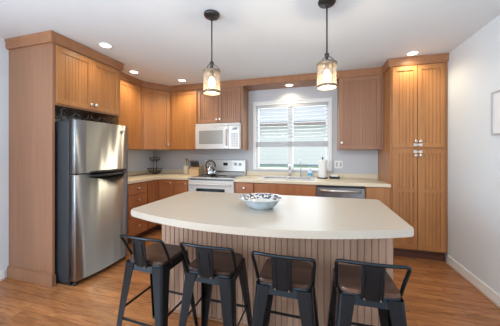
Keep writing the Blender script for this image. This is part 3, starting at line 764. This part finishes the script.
kb = thing('knife_block', 'pale birch knife block on the counter beside the range', 'knife block', (-2.045, 3.70, ZC))
b = MB(); b.loft([[(x, -0.085, 0.001), (x, -0.085, 0.10), (x, 0.045, 0.175), (x, 0.085, 0.155), (x, 0.085, 0.001)] for x in (-0.090, 0.090)]); b.build('block', M['pale_wood'], kb)
for k in range(6):
    x = -0.070 + 0.028*k
    t_ = thing('kitchen_knife', 'black handled knife in the birch knife block', 'knife', (-2.045+x, 3.70-0.02, ZC+0.137), 0, 'knives in the birch block')
    b = MB(); b.tube([(0, 0.01, -0.012), (0, -0.030, 0.060), (0.003, -0.054, 0.115)], [0.008, 0.012, 0.009], 8); b.build('handle', M['black'], t_)
uc = thing('utensil_crock', 'cream stoneware utensil crock left of the knife block', 'crock', (-2.245, 3.72, ZC))
b = MB(); b.lathe([(0.050, 0.001), (0.056, 0.01), (0.056, 0.15), (0.060, 0.155), (0.053, 0.155), (0.050, 0.02), (0.0, 0.02)], n=24, caps=False)
b.build('pot', M['crock'], uc)
for k, (a, lean, lab, mm, hd) in enumerate(((200, 0.34, 'white plastic spoon leaning left out of the crock', 'appl', 0.030), (120, 0.12, 'short wooden spoon standing in the crock', 'pale_wood', 0.024),
                               (20, 0.16, 'wooden spatula leaning right out of the crock', 'pale_wood', 0.026), (300, 0.14, 'black ladle at the front of the crock', 'black', 0.024))):
    ut = thing('cooking_utensil', lab, 'utensil', (-2.245, 3.72, ZC+0.022), 0, 'utensils in the crock')
    dx_, dy_ = math.cos(R(a))*lean, math.sin(R(a))*lean
    L_ = 0.23 if k == 0 else 0.17 + 0.012*k
    p0 = Vector((-dx_*0.04, -dy_*0.04, 0.004)); p1 = p0 + Vector((dx_*0.6, dy_*0.6, 1)).normalized()*L_
    b = MB(); b.tube([p0, p1], 0.0045, 7); b.build('handle', M[mm], ut)
    b = MB(); d_ = (p1-p0).normalized(); b.tube([p1, p1+d_*0.02, p1+d_*0.045, p1+d_*0.06], [0.006, hd, hd, 0.008], 10, flat=0.3); b.build('head', M[mm], ut)

# ------------------------------------------------------------------ island
isl = thing('kitchen_island', 'taupe beadboard island base under the curved cream top', 'island', (-0.39, 1.86, 0))
ix0, ix1, iy0, iy1 = -1.232, 0.466, 1.65, 2.08
def bead_wall(b, p0, p1, z0, z1, step=0.041, g=0.0035, dpt=0.006, th=0.018):
    """grooved board from p0 to p1, outside on the right-hand side of the direction"""
    p0 = Vector(p0); p1 = Vector(p1); d = (p1-p0); L_ = d.length; d.normalize(); n = Vector((d.y, -d.x))
    N_ = round(L_/step); st = L_/N_; pts = []
    for k in range(N_):
        a, c = k*st, (k+1)*st
        for s_, o_ in ((a, -dpt), (a+g, 0), (c-g, 0), (c, -dpt)): pts.append(p0 + d*s_ + n*o_)
    pts += [p1 - n*th, p0 - n*th]
    b.loft([[(p.x, p.y, z) for p in pts] for z in (z0, z1)])
b = MB()
b.box(ix0+0.02, ix1-0.02, iy0+0.02, iy1, 0.0, 0.858)
b.build('carcass', M['island_wood'], isl, world=True)
b = MB()
bead_wall(b, (ix0+0.001, iy0), (ix1-0.001, iy0), 0.0, 0.859)
bead_wall(b, (ix0, iy1), (ix0, iy0+0.019), 0.0, 0.859)
bead_wall(b, (ix1, iy0+0.019), (ix1, iy1), 0.0, 0.859)
b.build('beadboard', M['island_wood'], isl, world=True)
b = MB(); b.box(ix0-0.012, ix1+0.012, iy0-0.012, iy0, 0, 0.018, bev=0.004); b.box(ix0-0.012, ix0, iy0, iy1, 0, 0.018); b.box(ix1, ix1+0.012, iy0, iy1, 0, 0.018)
b.build('shoe_molding', M['wood_panel'], isl, world=True)
b = MB(); b.box(0.30, 0.325, 1.45, 1.64, 0.853, 0.8595); b.box(0.30, 0.325, 1.643, 1.6495, 0.74, 0.8595); b.build('top_bracket', M['black'], isl, world=True)
# top
def rounded(poly, rads, seg=6):
    out = []; n = len(poly)
    for i, p in enumerate(poly):
        r_ = rads[i]; p = Vector(p)
        if r_ <= 0: out.append(tuple(p)); continue
        a = (Vector(poly[i-1]) - p).normalized(); c = (Vector(poly[(i+1) % n]) - p).normalized()
        A = p + a*r_; C_ = p + c*r_
        for k in range(seg+1):
            t = k/seg; out.append(tuple(A*(1-t)**2 + p*2*t*(1-t) + C_*t*t))
    return out
xa, xb = -1.228, 0.482
fy = lambda x: 1.150 + 0.255*(x+0.45)**2
front = [(xa+(xb-xa)*k/28, fy(xa+(xb-xa)*k/28)) for k in range(29)]
poly = front + [(0.495, 2.150), (-1.245, 2.110)]
rads = [0.03] + [0]*27 + [0.012] + [0.02, 0.05]
b = MB(); b.prism(rounded(poly, rads), 0.860, 0.900, bev=0.009, seg=3)
tag(b.build('island_countertop', M['island_top']), 'cream island countertop with a bowed seating edge above the black stools', 'countertop')

# bowl
bo = thing('serving_bowl', 'wide blue white bowl with painted rim on the island', 'bowl', (-0.375, 1.615, 0.900))
def scal(prof, m):
    b = MB(); n = 72; rings = []
    for r_, h2 in prof:
        ring = []
        for i in range(n):
            a = 2*PI*i/n; k = 1 + (0.018*math.cos(12*a) if r_ > 0.12 else 0)
            ring.append((r_*k*math.cos(a), r_*k*math.sin(a), h2))
        rings.append(ring)
    b.loft(rings, smooth=True, cap=False); return b
b = scal([(0.001, 0.001), (0.080, 0.001), (0.084, 0.006), (0.104, 0.022), (0.120, 0.044), (0.128, 0.056), (0.160, 0.070), (0.161, 0.073)], None); b.build('outer_shell', M['ceramic'], bo)
b = scal([(0.161, 0.073), (0.158, 0.0745), (0.126, 0.060), (0.116, 0.046), (0.100, 0.026), (0.076, 0.010), (0.001, 0.008)], None); b.build('inner_glaze', M['bowl_in'], bo, label='cream inside with dark blue painted rim')

# ------------------------------------------------------------------ bar stools
def make_stool():
    s = thing('bar_stool', 'x', 'bar stool', (0, 0, 0), 0, 'bar stools along the island')
    hs = 0.138; zs = 0.592
    b = MB(); pl = [(-hs, -0.128), (hs, -0.128), (hs, 0.132), (-hs, 0.132)]
    b.prism(rounded(pl, [0.035]*4), zs, zs+0.022, bev=0.005, seg=2); b.build('seat', M['seat_wood'], s, label='dark wood seat')
    b = MB(); hp = 0.141
    pl = rounded([(-hp, -0.132), (hp, -0.132), (hp, 0.136), (-hp, 0.136)], [0.04]*4)
    pl2 = rounded([(-hp-0.007, -0.142), (hp+0.007, -0.142), (hp+0.007, 0.143), (-hp-0.007, 0.143)], [0.042]*4)
    b.loft([[(p[0], p[1], zs-0.048) for p in pl2], [(p[0], p[1], zs-0.004) for p in pl], [(p[0]*0.98, p[1]*0.98, zs-0.0005) for p in pl]]); b.build('seat_pan', M['gun'], s)
    for sx in (-1, 1):
        for sy in (-1, 1):
            b = MB(); rings = []
            for k in range(9):
                t = k/8
                z = (zs-0.006)*(1-t)
                cx = 0.146 + (0.198-0.146)*t; wd = 0.076*(1-t)+0.030*t; rr = 0.020*(1-t)+0.010*t; th = 0.004
                pts = [(-wd, 0)] + [(-rr+rr*math.sin(R(a)), -rr+rr*math.cos(R(a))) for a in (0, 22, 45, 68, 90)] + [(0, -wd)]
                ri = rr-th if rr > th else 0.001
                pin = [(-th, -wd)] + [(-rr+ri*math.sin(R(a)), -rr+ri*math.cos(R(a))) for a in (90, 68, 45, 22, 0)] + [(-wd, -th)]
                rings.append([(sx*(cx+p[0]), sy*(cx-0.005*(1-t)+p[1]), z) for p in pts+pin])
            b.loft(rings)
            lg = b.build('leg', M['gun'], s)
            b = MB(); b.box(sx*(0.200-0.034), sx*0.2015, sy*(0.200-0.034), sy*0.2015, 0.0, 0.014, bev=0.003); b.build('foot_cap', M['black'], lg)
    def at(z): return 0.146+(0.198-0.146)*(1-z/0.586)-0.008
    for (z, ax) in ((0.24, 'f'), (0.24, 'b'), (0.285, 'l'), (0.285, 'r')):
        c = at(z); b = MB(); h = 0.008
        if ax == 'f': b.box(-c, c, c-0.004, c, z-h, z+h)
        if ax == 'b': b.box(-c, c, -c, -c+0.004, z-h, z+h)
        if ax == 'l': b.box(-c, -c+0.004, -c, c, z-h, z+h)
        if ax == 'r': b.box(c-0.004, c, -c, c, z-h, z+h)
        b.build('stretcher', M['gun'], s)
    # bent tube back
    path = [(-0.152, -0.070, 0.585), (-0.153, -0.078, 0.610), (-0.156, -0.115, 0.680), (-0.160, -0.150, 0.745), (-0.155, -0.160, 0.760), (-0.140, -0.166, 0.764), (-0.07, -0.176, 0.765)]
    path = path + [(0, -0.179, 0.765)] + [(-p[0], p[1], p[2]) for p in path[::-1]]
    b = MB(); b.tube(path, 0.0088, 10); b.build('back_frame', M['gun'], s)
    b = MB(); n = 8; rings = []
    for k in range(n+1):
        t = k/n; z = 0.580 + 0.188*t; y = -0.150 - 0.028*t - 0.004*math.sin(PI*t); wd = 0.050 + 0.003*t
        rings.append([(-wd, y, z), (-wd+0.006, y-0.0045, z), (wd-0.006, y-0.0045, z), (wd, y, z), (wd-0.006, y+0.003, z), (-wd+0.006, y+0.003, z)])
    b.loft(rings)
    sp = b.build('back_splat', M['gun'], s)
    b = MB()
    for (x0, x1, z0, z1) in ((-0.032, -0.030, 0.60, 0.735), (0.030, 0.032, 0.60, 0.735)): b.loft([[(x0, -0.164-0.02*(z-0.56)/0.208-0.004, z), (x1, -0.164-0.02*(z-0.56)/0.208-0.004, z), (x1, -0.160-0.02*(z-0.56)/0.208-0.004, z), (x0, -0.160-0.02*(z-0.56)/0.208-0.004, z)] for z in (z0, z1)])
    b.build('embossed_edge', M['gun'], sp)
    for x in (-0.036, 0.036):
        b = MB(); b.lathe([(0.004, -0.158), (0.004, -0.167), (0.002, -0.168)], (x, 0, 0.590), 10, axis='y'); b.build('screw', M['pewter'], sp)
    return s
st0 = make_stool()
SP = [(-1.037, 1.357, -3, 'black metal stool nearest the fridge, leftmost of the four at the island'),
      (-0.600, 1.350, 0, 'black metal stool second from the left at the island'),
      (-0.165, 1.345, -1, 'black metal stool third from the left, between the serving bowl and the right end stool'),
      (0.250, 1.380, 2, 'black metal stool nearest the pantry and right wall, rightmost of the four')]
for i, (x, y, a, lab) in enumerate(SP):
    o = st0 if i == 0 else copy_tree(st0)
    o.location = (x, y, 0); o.rotation_euler = (0, 0, R(a)); o['label'] = lab

# ------------------------------------------------------------------ pendant lamps
def make_pendant():
    p = thing('pendant_lamp', 'x', 'pendant lamp', (0, 0, 0), 0, 'pendant lamps over the island')
    # origin at ceiling
    b = MB(); b.lathe([(0.066, -0.001), (0.066, -0.012), (0.058, -0.024), (0.012, -0.028)], n=28); b.build('canopy', M['bronze'], p)
    b = MB(); b.tube([(0.009*math.sin(2*PI*k/10), 0, -0.040+0.013*math.cos(2*PI*k/10)) for k in range(10)], 0.003, 6, closed=True)
    b.tube([(0, 0, -0.046), (0, 0, -0.40)], 0.006, 8); b.build('rod', M['bronze'], p)
    zt, zb, r_ = -0.478, -0.665, 0.070
    b = MB(); b.lathe([(0.016, zt+0.075), (0.018, zt+0.060), (0.012, zt+0.05), (0.012, zt+0.02)], n=14)
    for a in (0, 120, 240):
        c, s = math.cos(R(a+20)), math.sin(R(a+20))
        b.tube([(0.010*c, 0.010*s, zt+0.055), (0.038*c, 0.038*s, zt+0.045), (0.060*c, 0.060*s, zt+0.020), (0.068*c, 0.068*s, zt-0.004)], 0.0032, 6)
    b.build('bail_arms', M['bronze'], p)
    b = MB(); b.lathe([(r_+0.002, zt-0.018), (r_+0.005, zt-0.018), (r_+0.005, zt), (r_+0.001, zt+0.004), (0.012, zt+0.012), (0.012, zt+0.006), (r_-0.003, zt-0.002), (r_+0.002, zt-0.018)], n=32, caps=False); b.build('top_cap', M['pewter'], p)
    b = MB(); b.lathe([(r_-0.002, zb), (r_+0.005, zb), (r_+0.005, zb+0.018), (r_+0.0015, zb+0.018), (r_-0.002, zb)], n=32, caps=False); b.build('bottom_ring', M['pewter'], p)
    b = MB()
    for a in (60, 180, 300): b.tube([((r_+0.003)*math.cos(R(a)), (r_+0.003)*math.sin(R(a)), z) for z in (zb+0.01, zt-0.01)], 0.0025, 6)
    b.build('side_rod', M['pewter'], p)
    b = MB(); b.lathe([(r_, zb+0.004), (r_, zt-0.004)], n=32, caps=False); b.build('glass_shade', M['seeded'], p)
    b = MB(); b.lathe([(0.017, zt+0.004), (0.017, zt-0.045), (0.012, zt-0.050)], n=16); b.build('socket', M['socket'], p)
    b = MB(); b.lathe([(0.010, zt-0.048), (0.016, zt-0.060), (0.028, zt-0.088), (0.030, zt-0.108), (0.022, zt-0.130), (0.006, zt-0.140)], n=18); b.build('bulb', M['bulb'], p)
    return p
p0 = make_pendant()
for i, (x, y, lab) in enumerate(((-0.842, 1.788, 'bronze pendant with glass cylinder hanging nearer the microwave'), (0.078, 1.875, 'bronze pendant with glass cylinder hanging nearer the pantry side'))):
    o = p0 if i == 0 else copy_tree(p0)
    o.location = (x, y, H); o['label'] = lab
    d = bpy.data.lights.new('pendant_light', 'POINT'); d.energy = 5; d.color = (1, 0.82, 0.58); d.shadow_soft_size = 0.03
    lo = bpy.data.objects.new('pendant_light', d); COL.objects.link(lo); lo.parent = o; lo.location = (0, 0, -0.69)

# ------------------------------------------------------------------ recessed lights
def make_down():
    t_ = thing('recessed_light', 'x', 'ceiling light', (0, 0, 0), 0, 'recessed ceiling lights')
    b = MB(); b.lathe([(0.052, -0.0015), (0.072, -0.0015), (0.075, -0.004), (0.072, -0.008), (0.052, -0.006), (0.052, -0.0015)], n=32, caps=False); b.build('trim_ring', M['white'], t_)
    b = MB(); b.lathe([(0.001, -0.0015), (0.051, -0.0015), (0.050, -0.004), (0.001, -0.005)], n=28, caps=False); b.build('lens', M['lens'], t_)
    return t_
d0 = make_down()
DL = [(-2.19, 1.99, H, 'recessed light in the ceiling over the fridge front', 12),
      (-2.52, 2.76, H, 'recessed light in front of the left wall cabinet', 19),
      (-2.07, 3.29, H, 'recessed light in front of the flat cabinet left of the microwave', 23),
      (1.08, 3.13, H, 'recessed light right in front of the pantry top', 11),
      (-0.41, 3.70, 2.356, 'recessed light in the valance above the window', 1.6)]
for i, (x, y, z, lab, en) in enumerate(DL):
    o = d0 if i == 0 else copy_tree(d0)
    o.location = (x, y, z); o['label'] = lab
    d = bpy.data.lights.new('recessed_lamp', 'SPOT'); d.energy = en*1.15; d.color = (1, 0.86, 0.60); d.spot_size = R(150); d.spot_blend = 0.8; d.shadow_soft_size = 0.05
    lo = bpy.data.objects.new('recessed_lamp', d); COL.objects.link(lo); lo.parent = o; lo.location = (0, 0, -0.012)

# ------------------------------------------------------------------ picture on the right wall
pf = thing('picture_frame', 'silver framed picture hanging on the right wall', 'picture', (XR-0.001, 2.30, 1.625), R(-90))
b = MB(); w2, h2, t2 = 0.222, 0.186, 0.014
b.box(-w2, w2, -0.022, -0.001, h2-t2, h2, bev=0.002); b.box(-w2, w2, -0.022, -0.001, -h2, -h2+t2, bev=0.002)
b.box(-w2, -w2+t2, -0.022, -0.001, -h2+t2, h2-t2); b.box(w2-t2, w2, -0.022, -0.001, -h2+t2, h2-t2); b.build('frame', M['frame_grey'], pf)
b = MB(); b.box(-w2+t2, w2-t2, -0.012, -0.001, -h2+t2, h2-t2); b.build('mat_board', M['picture'], pf)
